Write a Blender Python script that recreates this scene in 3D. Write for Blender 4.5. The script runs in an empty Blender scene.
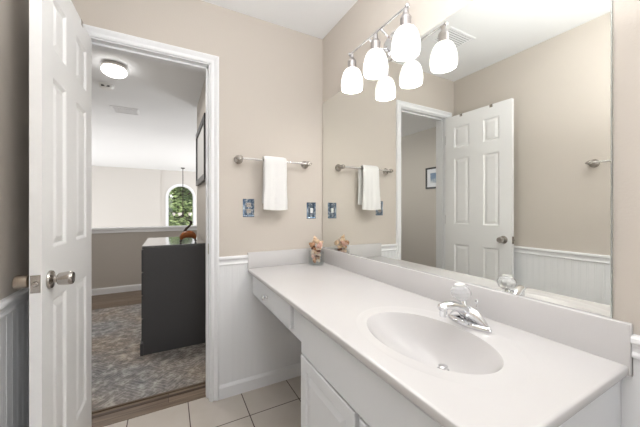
import bpy, bmesh, math, random
from math import sin, cos, pi, radians as R, sqrt
from mathutils import Vector, Matrix, noise
random.seed(7)
scene = bpy.context.scene
col = scene.collection

# ------------------------------------------------------------------ camera
cam = bpy.data.cameras.new('camera'); co = bpy.data.objects.new('camera', cam); col.objects.link(co)
cam.lens = 283.5 / 640 * 36; cam.sensor_width = 36; cam.shift_y = -(213.5 - 209.27) / 640
cam.clip_start = 0.01; cam.clip_end = 200
CH = 1.1765
co.location = (0, 0, CH); co.rotation_euler = (R(90), 0, R(-28.107))
scene.camera = co

# ------------------------------------------------------------------ world, sun, lights, exposure
w = bpy.data.worlds.new('world'); scene.world = w; w.use_nodes = True
bg = w.node_tree.nodes['Background']; bg.inputs[0].default_value = (0.75, 0.86, 1.0, 1); bg.inputs[1].default_value = 1.3
def light(name, kind, loc, rot, energy, color=(1, 1, 1), **k):
    l = bpy.data.lights.new(name, kind); l.energy = energy; l.color = color
    for a, b in k.items(): setattr(l, a, b)
    o = bpy.data.objects.new(name, l); col.objects.link(o); o.location = loc; o.rotation_euler = rot
    return o
light('sun', 'SUN', (0, -5, 20), (R(48), 0, R(20)), 3.6, (1, .96, .88), angle=R(1))
# added fill lights without window or fixture: one behind the camera, two overhead
light('rear_fill', 'AREA', (0.45, -1.46, 1.45), (R(90), 0, 0), 6, (0.90, 0.95, 1.0), shape='RECTANGLE', size=1.1, size_y=1.3)
light('overhead_fill', 'POINT', (0.22, 0.28, 2.10), (0, 0, 0), 12, (1, .985, .96), shadow_soft_size=.16)
light('ceiling_uplight_fill', 'AREA', (0.35, 0.30, 1.62), (R(180), 0, 0), 12, (.96, .98, 1), shape='DISK', size=.35)  # unseen panel facing up, added to brighten the ceiling
# added side panels standing in for foyer daylight, beyond the half wall
light('foyer_right_fill', 'AREA', (3.85, 7.6, 0.4), (R(90), 0, R(90)), 190, (.97, 0.985, 1.0), shape='RECTANGLE', size=4, size_y=3.4)
light('foyer_left_fill', 'AREA', (-3.85, 7.6, 0.0), (R(90), 0, R(-90)), 110, (.95, 0.975, 1.0), shape='RECTANGLE', size=4, size_y=3.0)
vs = scene.view_settings
scene.display_settings.display_device = 'sRGB'
vs.view_transform = 'Standard'; vs.look = 'None'; vs.exposure = 0.18; vs.gamma = 1.0; vs.use_curve_mapping = False

# ------------------------------------------------------------------ materials
def srgb(r, g, b):
    f = lambda c: (c / 255 / 12.92) if c / 255 <= .04045 else ((c / 255 + .055) / 1.055) ** 2.4
    return (f(r), f(g), f(b), 1)
def mat(name, color, rough=.5, metal=0., spec=.5, bump=0., bscale=80., var=0., vscale=6., **k):
    m = bpy.data.materials.new(name); m.use_nodes = True; nt = m.node_tree; b = nt.nodes['Principled BSDF']
    b.inputs['Base Color'].default_value = color; b.inputs['Roughness'].default_value = rough
    b.inputs['Metallic'].default_value = metal; b.inputs['Specular IOR Level'].default_value = spec
    for a, v in k.items(): b.inputs[a.replace('_', ' ')].default_value = v
    tc = nt.nodes.new('ShaderNodeTexCoord')
    if bump:
        n = nt.nodes.new('ShaderNodeTexNoise'); n.inputs['Scale'].default_value = bscale; n.inputs['Detail'].default_value = 4
        bp = nt.nodes.new('ShaderNodeBump'); bp.inputs['Strength'].default_value = bump; bp.inputs['Distance'].default_value = .004
        nt.links.new(tc.outputs['Object'], n.inputs['Vector']); nt.links.new(n.outputs['Fac'], bp.inputs['Height']); nt.links.new(bp.outputs[0], b.inputs['Normal'])
    if var:
        n = nt.nodes.new('ShaderNodeTexNoise'); n.inputs['Scale'].default_value = vscale; n.inputs['Detail'].default_value = 5
        mx = nt.nodes.new('ShaderNodeMix'); mx.data_type = 'RGBA'
        mx.inputs[6].default_value = tuple(c * (1 - var) for c in color[:3]) + (1,); mx.inputs[7].default_value = tuple(min(1, c * (1 + var)) for c in color[:3]) + (1,)
        nt.links.new(tc.outputs['Object'], n.inputs['Vector']); nt.links.new(n.outputs['Fac'], mx.inputs[0]); nt.links.new(mx.outputs[2], b.inputs['Base Color'])
    return m
def emit(name, color, strength):
    m = bpy.data.materials.new(name); m.use_nodes = True; b = m.node_tree.nodes['Principled BSDF']
    b.inputs['Base Color'].default_value = (.9, .9, .9, 1); b.inputs['Roughness'].default_value = .3
    b.inputs['Emission Color'].default_value = color; b.inputs['Emission Strength'].default_value = strength
    return m
M = {}
M['paint'] = mat('beige_wall_paint', srgb(208, 200, 191), .75, bump=.12, bscale=160, spec=.25)
M['hallpaint'] = mat('greige_wall_paint', srgb(197, 191, 184), .75, bump=.1, bscale=160, spec=.25)
M['foyer'] = mat('foyer_wall_paint', srgb(214, 210, 205), .8, spec=.2)
M['ceil'] = mat('white_ceiling_paint', srgb(245, 246, 247), .85, bump=.1, bscale=120, spec=.2)
M['trim'] = mat('white_trim_paint', srgb(242, 243, 245), .38, spec=.4)
M['door'] = mat('white_door_paint', srgb(243, 243, 243), .42, bump=.05, bscale=60, spec=.4)
M['cab'] = mat('white_cabinet_paint', srgb(226, 228, 231), .42, spec=.4)
M['marble'] = mat('cultured_marble', srgb(211, 209, 209), .22, spec=.5, var=.02, vscale=5)
M['chrome'] = mat('chrome', (.82, .83, .85, 1), .08, 1.)
M['nickel'] = mat('satin_nickel', (.47, .44, .41, 1), .24, 1.)
M['socket'] = mat('brushed_chrome', (.50, .48, .48, 1), .42, 1.)
M['bronze'] = mat('antique_nickel', (.44, .38, .32, 1), .3, 1.)
M['mirror'] = mat('mirror_silver', (.875, .885, .855, 1), .005, 1.)
M['mirror_edge'] = mat('polished_glass_edge', (.45, .48, .46, 1), .2, .6)
M['dark'] = mat('dark_gap', (.01, .01, .01, 1), .8)
M['towel'] = mat('white_terry', srgb(240, 239, 238), .95, bump=.9, bscale=420, spec=.1, Sheen_Weight=.3)
M['glass'] = 0
M['acrylic'] = mat('clear_acrylic', (.95, .96, .98, 1), .12, Transmission_Weight=.72, IOR=1.4)
M['white_plastic'] = mat('white_plastic', srgb(238, 238, 236), .35)
M['dresser'] = mat('charcoal_paint', srgb(80, 80, 82), .45, var=.06, vscale=4, spec=.4)
M['dresser_top'] = mat('charcoal_top', srgb(92, 94, 97), .1, spec=.9, Coat_Weight=1., Coat_Roughness=.08)
M['black'] = mat('black_frame', srgb(28, 27, 28), .35)
M['brown_wood'] = mat('carved_brown_wood', srgb(150, 84, 34), .35, var=.3, vscale=30)
M['dark_wood'] = mat('dark_carved_wood', srgb(52, 36, 28), .35)
M['iron'] = mat('dark_iron', srgb(58, 52, 48), .5, .6)
M['shade'] = emit('frosted_glass_lit', (1, .975, .95, 1), .6)
M['bulb'] = emit('lit_bulb', (1, .96, .9, 1), 9)
M['hall_glass'] = emit('hall_glass_lit', (1, .98, .95, 1), 5.5)
M['candle'] = mat('frosted_cup', srgb(230, 225, 215), .4)

def thin_glass():
    m = bpy.data.materials.new('thin_clear_glass'); m.use_nodes = True; nt = m.node_tree; nt.nodes.clear(); L = nt.links.new
    ot = nt.nodes.new('ShaderNodeOutputMaterial'); ms = nt.nodes.new('ShaderNodeMixShader'); tr = nt.nodes.new('ShaderNodeBsdfTransparent'); tr.inputs[0].default_value = (.95, .965, .96, 1)
    gl = nt.nodes.new('ShaderNodeBsdfGlossy'); gl.inputs['Roughness'].default_value = .03; ms.inputs[0].default_value = .09
    L(tr.outputs[0], ms.inputs[1]); L(gl.outputs[0], ms.inputs[2]); L(ms.outputs[0], ot.inputs[0]); return m
M['glass'] = thin_glass()
def plate_mat():
    m = mat('marbled_blue_chrome', (.3, .36, .44, 1), .16, .85); nt = m.node_tree; b = nt.nodes['Principled BSDF']
    tc = nt.nodes.new('ShaderNodeTexCoord'); n = nt.nodes.new('ShaderNodeTexNoise'); n.inputs['Scale'].default_value = 28; n.inputs['Distortion'].default_value = 2.5
    r = nt.nodes.new('ShaderNodeValToRGB'); e = r.color_ramp.elements
    e[0].position = .35; e[0].color = (.04, .08, .14, 1); e[1].position = .70; e[1].color = (.62, .65, .68, 1)
    x = r.color_ramp.elements.new(.5); x.color = (.17, .25, .36, 1)
    nt.links.new(tc.outputs['Object'], n.inputs[0]); nt.links.new(n.outputs[0], r.inputs[0]); nt.links.new(r.outputs[0], b.inputs['Base Color'])
    return m
M['plate'] = plate_mat()

def tile_mat():
    m = mat('beige_floor_tile', (1, 1, 1, 1), .35, spec=.4); nt = m.node_tree; b = nt.nodes['Principled BSDF']; L = nt.links.new
    g = nt.nodes.new('ShaderNodeNewGeometry'); mp = nt.nodes.new('ShaderNodeMapping')
    mp.inputs['Location'].default_value = (-.1046 + .3048 * 10, -1.615 + .3048 * 20, 0)
    br = nt.nodes.new('ShaderNodeTexBrick'); br.offset = 0; br.squash = 1
    br.inputs['Scale'].default_value = 1; br.inputs['Brick Width'].default_value = .3048; br.inputs['Row Height'].default_value = .3048
    br.inputs['Mortar Size'].default_value = .0028; br.inputs['Mortar Smooth'].default_value = .1; br.inputs['Bias'].default_value = 0
    br.inputs['Color1'].default_value = srgb(203, 196, 188); br.inputs['Color2'].default_value = srgb(212, 205, 197); br.inputs['Mortar'].default_value = srgb(70, 54, 44)
    n = nt.nodes.new('ShaderNodeTexNoise'); n.inputs['Scale'].default_value = 9; n.inputs['Detail'].default_value = 6
    cr = nt.nodes.new('ShaderNodeValToRGB'); cr.color_ramp.elements[0].color = (.86, .83, .8, 1); cr.color_ramp.elements[1].color = (1, 1, 1, 1)
    mx = nt.nodes.new('ShaderNodeMix'); mx.data_type = 'RGBA'; mx.blend_type = 'MULTIPLY'; mx.inputs[0].default_value = 1
    bp = nt.nodes.new('ShaderNodeBump'); bp.inputs['Distance'].default_value = .002; bp.inputs['Strength'].default_value = .5; bp.invert = True
    L(g.outputs['Position'], mp.inputs[0]); L(mp.outputs[0], br.inputs['Vector']); L(g.outputs['Position'], n.inputs['Vector']); L(n.outputs[0], cr.inputs[0])
    L(br.outputs['Color'], mx.inputs[6]); L(cr.outputs[0], mx.inputs[7]); L(mx.outputs[2], b.inputs['Base Color'])
    L(br.outputs['Fac'], bp.inputs['Height']); L(bp.outputs[0], b.inputs['Normal'])
    return m
M['tile'] = tile_mat()
def plank_mat():
    m = mat('grey_brown_plank', (1, 1, 1, 1), .4, spec=.4); nt = m.node_tree; b = nt.nodes['Principled BSDF']; L = nt.links.new
    g = nt.nodes.new('ShaderNodeNewGeometry'); br = nt.nodes.new('ShaderNodeTexBrick'); br.offset = .37
    br.inputs['Scale'].default_value = 1; br.inputs['Brick Width'].default_value = 1.2; br.inputs['Row Height'].default_value = .15
    br.inputs['Mortar Size'].default_value = .0012
    br.inputs['Color1'].default_value = srgb(128, 112, 98); br.inputs['Color2'].default_value = srgb(150, 134, 118); br.inputs['Mortar'].default_value = srgb(70, 58, 48)
    mp = nt.nodes.new('ShaderNodeMapping'); mp.inputs['Scale'].default_value = (2.2, 26, 1)
    n = nt.nodes.new('ShaderNodeTexNoise'); n.inputs['Scale'].default_value = 2; n.inputs['Detail'].default_value = 8
    cr = nt.nodes.new('ShaderNodeValToRGB'); cr.color_ramp.elements[0].color = (.62, .58, .55, 1); cr.color_ramp.elements[0].position = .3; cr.color_ramp.elements[1].color = (1.1, 1.1, 1.1, 1); cr.color_ramp.elements[1].position = .7
    mx = nt.nodes.new('ShaderNodeMix'); mx.data_type = 'RGBA'; mx.blend_type = 'MULTIPLY'; mx.inputs[0].default_value = 1
    L(g.outputs['Position'], br.inputs['Vector']); L(g.outputs['Position'], mp.inputs[0]); L(mp.outputs[0], n.inputs['Vector']); L(n.outputs[0], cr.inputs[0])
    L(br.outputs['Color'], mx.inputs[6]); L(cr.outputs[0], mx.inputs[7]); L(mx.outputs[2], b.inputs['Base Color'])
    return m
M['plank'] = plank_mat()
def rug_mat():
    m = mat('faded_patterned_rug', (1, 1, 1, 1), .95, spec=.1); nt = m.node_tree; b = nt.nodes['Principled BSDF']; L = nt.links.new
    g = nt.nodes.new('ShaderNodeNewGeometry')
    n0 = nt.nodes.new('ShaderNodeTexNoise'); n0.inputs['Scale'].default_value = 3.2; n0.inputs['Detail'].default_value = 2
    ad = nt.nodes.new('ShaderNodeVectorMath'); ad.operation = 'MULTIPLY_ADD'; ad.inputs[1].default_value = (.22, .22, .22)
    L(n0.outputs['Color'], ad.inputs[0]); L(g.outputs['Position'], ad.inputs[2]); L(g.outputs['Position'], n0.inputs['Vector'])
    v = nt.nodes.new('ShaderNodeTexVoronoi'); v.feature = 'DISTANCE_TO_EDGE'; v.inputs['Scale'].default_value = 5.5; L(ad.outputs[0], v.inputs['Vector'])
    wv = nt.nodes.new('ShaderNodeMath'); wv.operation = 'MULTIPLY'; wv.inputs[1].default_value = 34; L(v.outputs[0], wv.inputs[0])
    sn = nt.nodes.new('ShaderNodeMath'); sn.operation = 'SINE'; L(wv.outputs[0], sn.inputs[0])
    n1 = nt.nodes.new('ShaderNodeTexNoise'); n1.inputs['Scale'].default_value = 17; n1.inputs['Detail'].default_value = 9; n1.inputs['Roughness'].default_value = .72; n1.inputs['Distortion'].default_value = .25; L(g.outputs['Position'], n1.inputs['Vector'])
    mm = nt.nodes.new('ShaderNodeMath'); mm.operation = 'MULTIPLY_ADD'; mm.inputs[1].default_value = .018; L(sn.outputs[0], mm.inputs[0]); L(n1.outputs[0], mm.inputs[2])
    cr = nt.nodes.new('ShaderNodeValToRGB'); e = cr.color_ramp.elements; e[0].position = .34; e[0].color = srgb(118, 115, 113); e[1].position = .68; e[1].color = srgb(208, 202, 193)
    x = e.new(.5); x.color = srgb(150, 142, 136)
    L(mm.outputs[0], cr.inputs[0])
    # worn patches: bluish grey wool, brown wool
    n2 = nt.nodes.new('ShaderNodeTexNoise'); n2.inputs['Scale'].default_value = 1.3; n2.inputs['Detail'].default_value = 3; L(g.outputs['Position'], n2.inputs['Vector'])
    c2 = nt.nodes.new('ShaderNodeValToRGB'); c2.color_ramp.elements[0].position = .4; c2.color_ramp.elements[0].color = (.88, .95, 1.04, 1); c2.color_ramp.elements[1].position = .6; c2.color_ramp.elements[1].color = (1.0, .95, .90, 1); L(n2.outputs[0], c2.inputs[0])
    v2 = nt.nodes.new('ShaderNodeTexVoronoi'); v2.distance = 'MANHATTAN'; v2.inputs['Scale'].default_value = 3.6; v2.inputs['Randomness'].default_value = .6
    wp = nt.nodes.new('ShaderNodeVectorMath'); wp.operation = 'MULTIPLY_ADD'; wp.inputs[1].default_value = (.03, .03, 0); L(n1.outputs['Color'], wp.inputs[0]); L(g.outputs['Position'], wp.inputs[2]); L(wp.outputs[0], v2.inputs['Vector'])
    m2 = nt.nodes.new('ShaderNodeMath'); m2.operation = 'MULTIPLY'; m2.inputs[1].default_value = 52; L(v2.outputs['Distance'], m2.inputs[0])
    s2 = nt.nodes.new('ShaderNodeMath'); s2.operation = 'SINE'; L(m2.outputs[0], s2.inputs[0])
    r2 = nt.nodes.new('ShaderNodeMapRange'); r2.inputs[1].default_value = .35; r2.inputs[2].default_value = 1; r2.inputs[3].default_value = 0; r2.inputs[4].default_value = .42; L(s2.outputs[0], r2.inputs[0])
    k2 = nt.nodes.new('ShaderNodeMath'); k2.operation = 'MULTIPLY'; L(r2.outputs[0], k2.inputs[0]); L(n0.outputs['Fac'], k2.inputs[1])
    lx = nt.nodes.new('ShaderNodeMix'); lx.data_type = 'RGBA'; lx.inputs[7].default_value = srgb(222, 216, 206); L(k2.outputs[0], lx.inputs[0]); L(cr.outputs[0], lx.inputs[6]); cr = lx
    mx = nt.nodes.new('ShaderNodeMix'); mx.data_type = 'RGBA'; mx.blend_type = 'MULTIPLY'; mx.inputs[0].default_value = 1
    L(cr.outputs[2], mx.inputs[6]); L(c2.outputs[0], mx.inputs[7]); L(mx.outputs[2], b.inputs['Base Color'])
    return m
M['rug'] = rug_mat()
M['rug_edge'] = mat('rug_binding', srgb(112, 98, 84), .95)
def leaf_mat(n, a, c):
    m = mat(n, a, .55, spec=.3); nt = m.node_tree; b = nt.nodes['Principled BSDF']
    g = nt.nodes.new('ShaderNodeNewGeometry'); mx = nt.nodes.new('ShaderNodeMix'); mx.data_type = 'RGBA'
    mx.inputs[6].default_value = a; mx.inputs[7].default_value = c
    nt.links.new(g.outputs['Random Per Island'], mx.inputs[0]); nt.links.new(mx.outputs[2], b.inputs['Base Color'])
    return m
M['leaf'] = leaf_mat('sunlit_leaves', srgb(88, 112, 62), srgb(172, 188, 128))
M['bark'] = mat('tree_bark', srgb(96, 78, 62), .9, var=.3, vscale=12)
M['lawn'] = mat('lawn', srgb(96, 120, 62), .95, var=.25, vscale=3)

# ------------------------------------------------------------------ builders
ROOT = {}
def link_mesh(name, bm, m, parent=None, loc=(0, 0, 0), smooth=False, angle=35, flat_top=False):
    """bm is in world coordinates; its origin becomes loc (or its thing's base)"""
    me = bpy.data.meshes.new(name)
    if parent is not None:
        base = ROOT[parent.name]; off = Vector((0, 0, 0))
    else:
        base = Vector(loc); off = base
    bmesh.ops.recalc_face_normals(bm, faces=bm.faces)
    bmesh.ops.translate(bm, verts=bm.verts, vec=-base)
    bm.to_mesh(me); bm.free()
    if smooth:
        me.shade_smooth()
        try: me.set_sharp_from_angle(angle=R(angle))
        except Exception: pass
    if flat_top:
        for p in me.polygons:
            if p.normal.z > .99995: p.use_smooth = False
    for mm in (m if isinstance(m, (list, tuple)) else [m]): me.materials.append(mm)
    o = bpy.data.objects.new(name, me); col.objects.link(o)
    o.location = off
    if parent is not None: o.parent = parent
    ROOT[o.name] = base
    return o
def thing(name, label, cat, loc, group=None):
    o = bpy.data.objects.new(name, None); col.objects.link(o); o.location = loc; o.empty_display_size = .05
    ROOT[o.name] = Vector(loc); o['label'] = label; o['category'] = cat
    if group: o['group'] = group
    return o
def tag(o, label, cat, group=None, kind=None):
    o['label'] = label; o['category'] = cat
    if group: o['group'] = group
    if kind: o['kind'] = kind
    return o
def struct(name, bm, m, parent=None, **k):
    o = link_mesh(name, bm, m, parent, **k)
    if parent is None: o['kind'] = 'structure'
    return o
def box(bm, x0, x1, y0, y1, z0, z1, bev=0, seg=2):
    r = bmesh.ops.create_cube(bm, size=1)
    vs_ = r['verts']
    for v in vs_:
        v.co = Vector((x0 + (v.co.x + .5) * (x1 - x0), y0 + (v.co.y + .5) * (y1 - y0), z0 + (v.co.z + .5) * (z1 - z0)))
    if bev:
        es = list({e for v in vs_ for e in v.link_edges})
        bmesh.ops.bevel(bm, geom=es, offset=bev, segments=seg, affect='EDGES', profile=.5)
    return bm
def B(*a, **k): return box(bmesh.new(), *a, **k)
def frame_of(axis):
    a = Vector(axis).normalized(); h = Vector((0, 0, 1)) if abs(a.z) < .9 else Vector((1, 0, 0))
    u = a.cross(h).normalized(); v = a.cross(u).normalized(); return a, u, v
def lathe(bm, prof, origin, axis=(0, 0, 1), n=32, sx=1, sy=1, uv=None):
    """prof: list of (radius, distance along axis)"""
    a, u, v = frame_of(axis)
    if uv: u, v = Vector(uv[0]), Vector(uv[1])
    o = Vector(origin); rings = []
    for r, h in prof:
        if r < 1e-6: rings.append([bm.verts.new(o + a * h)])
        else: rings.append([bm.verts.new(o + a * h + u * (r * sx * cos(2 * pi * k / n)) + v * (r * sy * sin(2 * pi * k / n))) for k in range(n)])
    for i in range(len(rings) - 1):
        p, q = rings[i], rings[i + 1]
        for k in range(n):
            k2 = (k + 1) % n
            if len(p) == 1 and len(q) == 1: continue
            if len(p) == 1: bm.faces.new((p[0], q[k], q[k2]))
            elif len(q) == 1: bm.faces.new((p[k], p[k2], q[0]))
            else: bm.faces.new((p[k], p[k2], q[k2], q[k]))
    return bm
def tube(bm, pts, rad, n=12, flat=1.0, cap=True):
    pts = [Vector(p) for p in pts]; rr = rad if isinstance(rad, (list, tuple)) else [rad] * len(pts)
    rings = []; prev = None
    for i, p in enumerate(pts):
        t = (pts[min(i + 1, len(pts) - 1)] - pts[max(i - 1, 0)]).normalized()
        if prev is None: _, u, v = frame_of(t)
        else:
            u = (prev - t * prev.dot(t)).normalized(); v = t.cross(u)
        prev = u
        rings.append([bm.verts.new(p + u * (rr[i] * cos(2 * pi * k / n)) + v * (rr[i] * flat * sin(2 * pi * k / n))) for k in range(n)])
    for i in range(len(rings) - 1):
        for k in range(n):
            bm.faces.new((rings[i][k], rings[i][(k + 1) % n], rings[i + 1][(k + 1) % n], rings[i + 1][k]))
    if cap: bm.faces.new(rings[0][::-1]); bm.faces.new(rings[-1])
    return bm
def sweep(bm, pts, prof, place, closed=False):
    """mitred moulding: pts 2-D path, prof list of (d, h): d to the left of the path, h out of the plane; place(u, v, h) -> xyz"""
    n = len(pts); P2 = [Vector(p) for p in pts]; rows = []
    for i in range(n):
        if closed: a, b, c = P2[i - 1], P2[i], P2[(i + 1) % n]
        else: a, b, c = P2[max(i - 1, 0)], P2[i], P2[min(i + 1, n - 1)]
        d1 = (b - a).normalized() if (b - a).length > 0 else (c - b).normalized(); d2 = (c - b).normalized() if (c - b).length > 0 else d1
        n1 = Vector((-d1.y, d1.x)); n2 = Vector((-d2.y, d2.x)); m = (n1 + n2).normalized(); m = m / max(.2, m.dot(n1))
        rows.append([bm.verts.new(place(*(b + m * d), h)) for d, h in prof])
    k = len(prof)
    for i in range(n if closed else n - 1):
        A, C = rows[i], rows[(i + 1) % n]
        for j in range(k): bm.faces.new((A[j], A[(j + 1) % k], C[(j + 1) % k], C[j]))
    if not closed: bm.faces.new(rows[0]); bm.faces.new(rows[-1][::-1])
    return bm

# ------------------------------------------------------------------ dimensions
XR, XL, YB, YF, ZC = 1.01, -.484, 1.851, -1.55, 2.44
WT = .12; YH = YB + WT                       # wall thickness, hall side of the wall
JX0, JX1, JZ = -.378, .218, 2.062            # door opening
HL, HR, YE = -1.6, .31, 3.82                 # hall left wall, hall right wall and its end
KY = 4.88                                    # half wall
FX0, FX1, FY, FZ = -4.0, 4.0, 10.36, -2.7    # foyer

# ------------------------------------------------------------------ room shell
bm = bmesh.new(); box(bm, XL - .1, XR + .1, YF - .1, 1.905, -.12, 0); struct('floor', bm, M['tile'])
bm = bmesh.new(); box(bm, XL - .1, XR + .1, YF - .1, YH - .02, ZC, ZC + .1); struct('ceiling', bm, M['ceil'])
bm = bmesh.new(); box(bm, XL - .1, JX0 - .018, YB, YH, 0, ZC); box(bm, JX1 + .018, XR + .1, YB, YH, 0, ZC); box(bm, JX0 - .018, JX1 + .018, YB, YH, JZ + .018, ZC)
struct('wall_back', bm, M['paint'])
struct('wall_left', B(XL - .1, XL, YF - .1, YB, 0, ZC), M['paint'])
struct('wall_right', B(XR, XR + .1, YF - .1, YB, 0, ZC), M['paint'])
struct('wall_front', B(XL - .1, XR + .1, YF - .1, YF, 0, ZC), M['paint'])

# door lining and casing
bm = bmesh.new()
box(bm, JX0 - .018, JX0, YB, YH, 0, JZ); box(bm, JX1, JX1 + .018, YB, YH, 0, JZ); box(bm, JX0 - .018, JX1 + .018, YB, YH, JZ, JZ + .018)
for a in ((JX0, JX0 + .011, 0, JZ), (JX1 - .011, JX1, 0, JZ), (JX0, JX1, JZ - .011, JZ)): box(bm, a[0], a[1], YB + .04, YB + .075, a[2], a[3])
struct('trim_1', bm, M['trim'])
cas = [(.006, 0), (.006, .010), (.012, .013), (.020, .013), (.024, .009), (.030, .009), (.044, .018), (.052, .018), (.058, .012), (.058, 0)]
bm = sweep(bmesh.new(), [(JX1, 0), (JX1, JZ), (JX0, JZ), (JX0, 0)], [(-d, h) for d, h in cas], lambda u, v, h: Vector((u, YB - h, v)))
struct('trim_2', bm, M['trim'])
bm = sweep(bmesh.new(), [(JX1, 0), (JX1, JZ), (JX0, JZ), (JX0, 0)], [(-d, h) for d, h in cas], lambda u, v, h: Vector((u, YH + h, v)))
struct('trim_3', bm, M['trim'])
# strike plate on the right jamb
o = struct('strike_plate', B(JX1 - .0025, JX1, YB + .006, YB + .034, .90, .965, bev=.0008), M['bronze']); o['kind'] = 'structure'; o.name = 'trim_4'

# beadboard wainscot panels
def beadboard(u0, u1, z0, z1, place, pitch=.0405):
    bm = bmesh.new(); prof = []; u = u0; t = .008
    while u < u1 - 1e-6:
        for d, h in ((0, t), (pitch - .012, t), (pitch - .0105, t - .0011), (pitch - .0088, t - .0003), (pitch - .0032, t - .0003), (pitch - .0015, t - .0011)):
            if u + d < u1: prof.append((u + d, h))
        u += pitch
    prof.append((u1, t))
    lo = [bm.verts.new(place(a, z0, h)) for a, h in prof]; hi = [bm.verts.new(place(a, z1, h)) for a, h in prof]
    for i in range(len(prof) - 1): bm.faces.new((lo[i], lo[i + 1], hi[i + 1], hi[i]))
    b0 = bm.verts.new(place(u0, z0, 0)); b1 = bm.verts.new(place(u1, z0, 0)); t0 = bm.verts.new(place(u0, z1, 0)); t1 = bm.verts.new(place(u1, z1, 0))
    bm.faces.new((b0, b1, t1, t0)); bm.faces.new([b0, b1] + lo[::-1]); bm.faces.new([t0, t1] + hi[::-1])
    bm.faces.new((b0, lo[0], hi[0], t0)); bm.faces.new((b1, lo[-1], hi[-1], t1))
    return bm
RZ = .880
ZT_LOW = .766
rail = [(0, 0), (0, .016), (-.006, .022), (-.016, .022), (-.022, .014), (-.030, .012), (-.040, .012), (-.046, .016), (-.052, .016), (-.056, .010), (-.056, 0)]
rail = [(d, h + .0) for d, h in rail]
basep = [(0, 0), (0, .014), (.068, .014), (.076, .010), (.085, .006), (.085, 0)]
WB = lambda u, v, h: Vector((u, YB - h, v))
WL = lambda u, v, h: Vector((XL + h, u, v))
WR = lambda u, v, h: Vector((XR - h, u, v))
CO = JX1 + .058; CL = JX0 - .058
def hmould(bm, u0, u1, z, prof, place):
    return sweep(bm, [(u0, z), (u1, z)], prof, place)
struct('trim_5', beadboard(CO, XR, .05, RZ - .02, WB), M['trim'])
struct('trim_6', beadboard(YF, YB, .05, RZ - .02, WL), M['trim'])
bm = beadboard(YF, .2505, .05, .85, WR); struct('trim_7', bm, M['trim'])
struct('trim_14', beadboard(.2505, .2715, .05, ZT_LOW, WR), M['trim'])
struct('trim_8', hmould(bmesh.new(), CO, .452, RZ, rail, WB), M['trim'])
struct('trim_9', hmould(bmesh.new(), YF, YB, RZ, rail, WL), M['trim'])
struct('trim_10', hmould(bmesh.new(), YF, .2515, .870, rail, WR), M['trim'])
struct('baseboard_back', hmould(bmesh.new(), CO, XR, 0, [(d, h + .004) if h else (d, 0) for d, h in basep], WB), M['trim'])
struct('baseboard_left', hmould(bmesh.new(), YF, YB, 0, [(d, h + .004) if h else (d, 0) for d, h in basep], WL), M['trim'])
struct('baseboard_right', hmould(bmesh.new(), YF, .25, 0, [(d, h + .004) if h else (d, 0) for d, h in basep], WR), M['trim'])

# ------------------------------------------------------------------ hall and foyer shell
struct('floor_hall', B(HL - .1, 2.6, 2.005, KY, -.12, 0), M['plank'])
struct('threshold', B(JX0 - .018, JX1 + .018, 1.905, 2.005, -.1, .004, bev=.002), M['plank']).name = 'trim_11'
bm = bmesh.new(); box(bm, JX0 - .02, JX1 + .02, 2.0, 2.022, 0, .007, bev=.003); struct('trim_12', bm, mat('dark_transition', srgb(74, 58, 46), .5))
bm = bmesh.new(); box(bm, FX0, FX1, YH - .02, FY + .2, ZC, ZC + .1); struct('ceiling_hall', bm, M['ceil'])
struct('wall_hall_left', B(HL - .1, HL, YH, KY, 0, ZC), M['hallpaint'])
struct('wall_hall_right', B(HR, HR + .12, YH, YE, 0, ZC), M['hallpaint'])
struct('wall_hall_end', B(2.5, 2.6, YE - .1, KY, 0, ZC), M['hallpaint'])
bm = bmesh.new(); box(bm, HR + .12, 2.6, YE - .1, YE, 0, ZC); struct('wall_hall_return', bm, M['hallpaint'])
bm = bmesh.new(); box(bm, HL - .1, XL - .1, YH - .1, YH, 0, ZC); struct('wall_hall_front', bm, M['hallpaint'])
# half wall with its cap
struct('wall_half', B(HL - .1, 2.6, KY, KY + .12, -.3, .845), M['hallpaint'])
bm = bmesh.new(); box(bm, HL - .1, 2.6, KY - .025, KY + .145, .885, .917, bev=.006); box(bm, HL - .1, 2.6, KY - .014, KY + .134, .845, .885)
struct('trim_13', bm, M['trim'])
struct('baseboard_hall', hmould(bmesh.new(), HL, 2.5, 0, [(0, 0), (0, .014), (.07, .014), (.08, .01), (.088, .006), (.088, 0)], lambda u, v, h: Vector((u, KY - h, v))), M['trim'])
struct('baseboard_hall_right', hmould(bmesh.new(), YH, YE, 0, basep, lambda u, v, h: Vector((HR - h, u, v))), M['trim'])
struct('baseboard_hall_left', hmould(bmesh.new(), YH, KY, 0, basep, lambda u, v, h: Vector((HL + h, u, v))), M['trim'])
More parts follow.
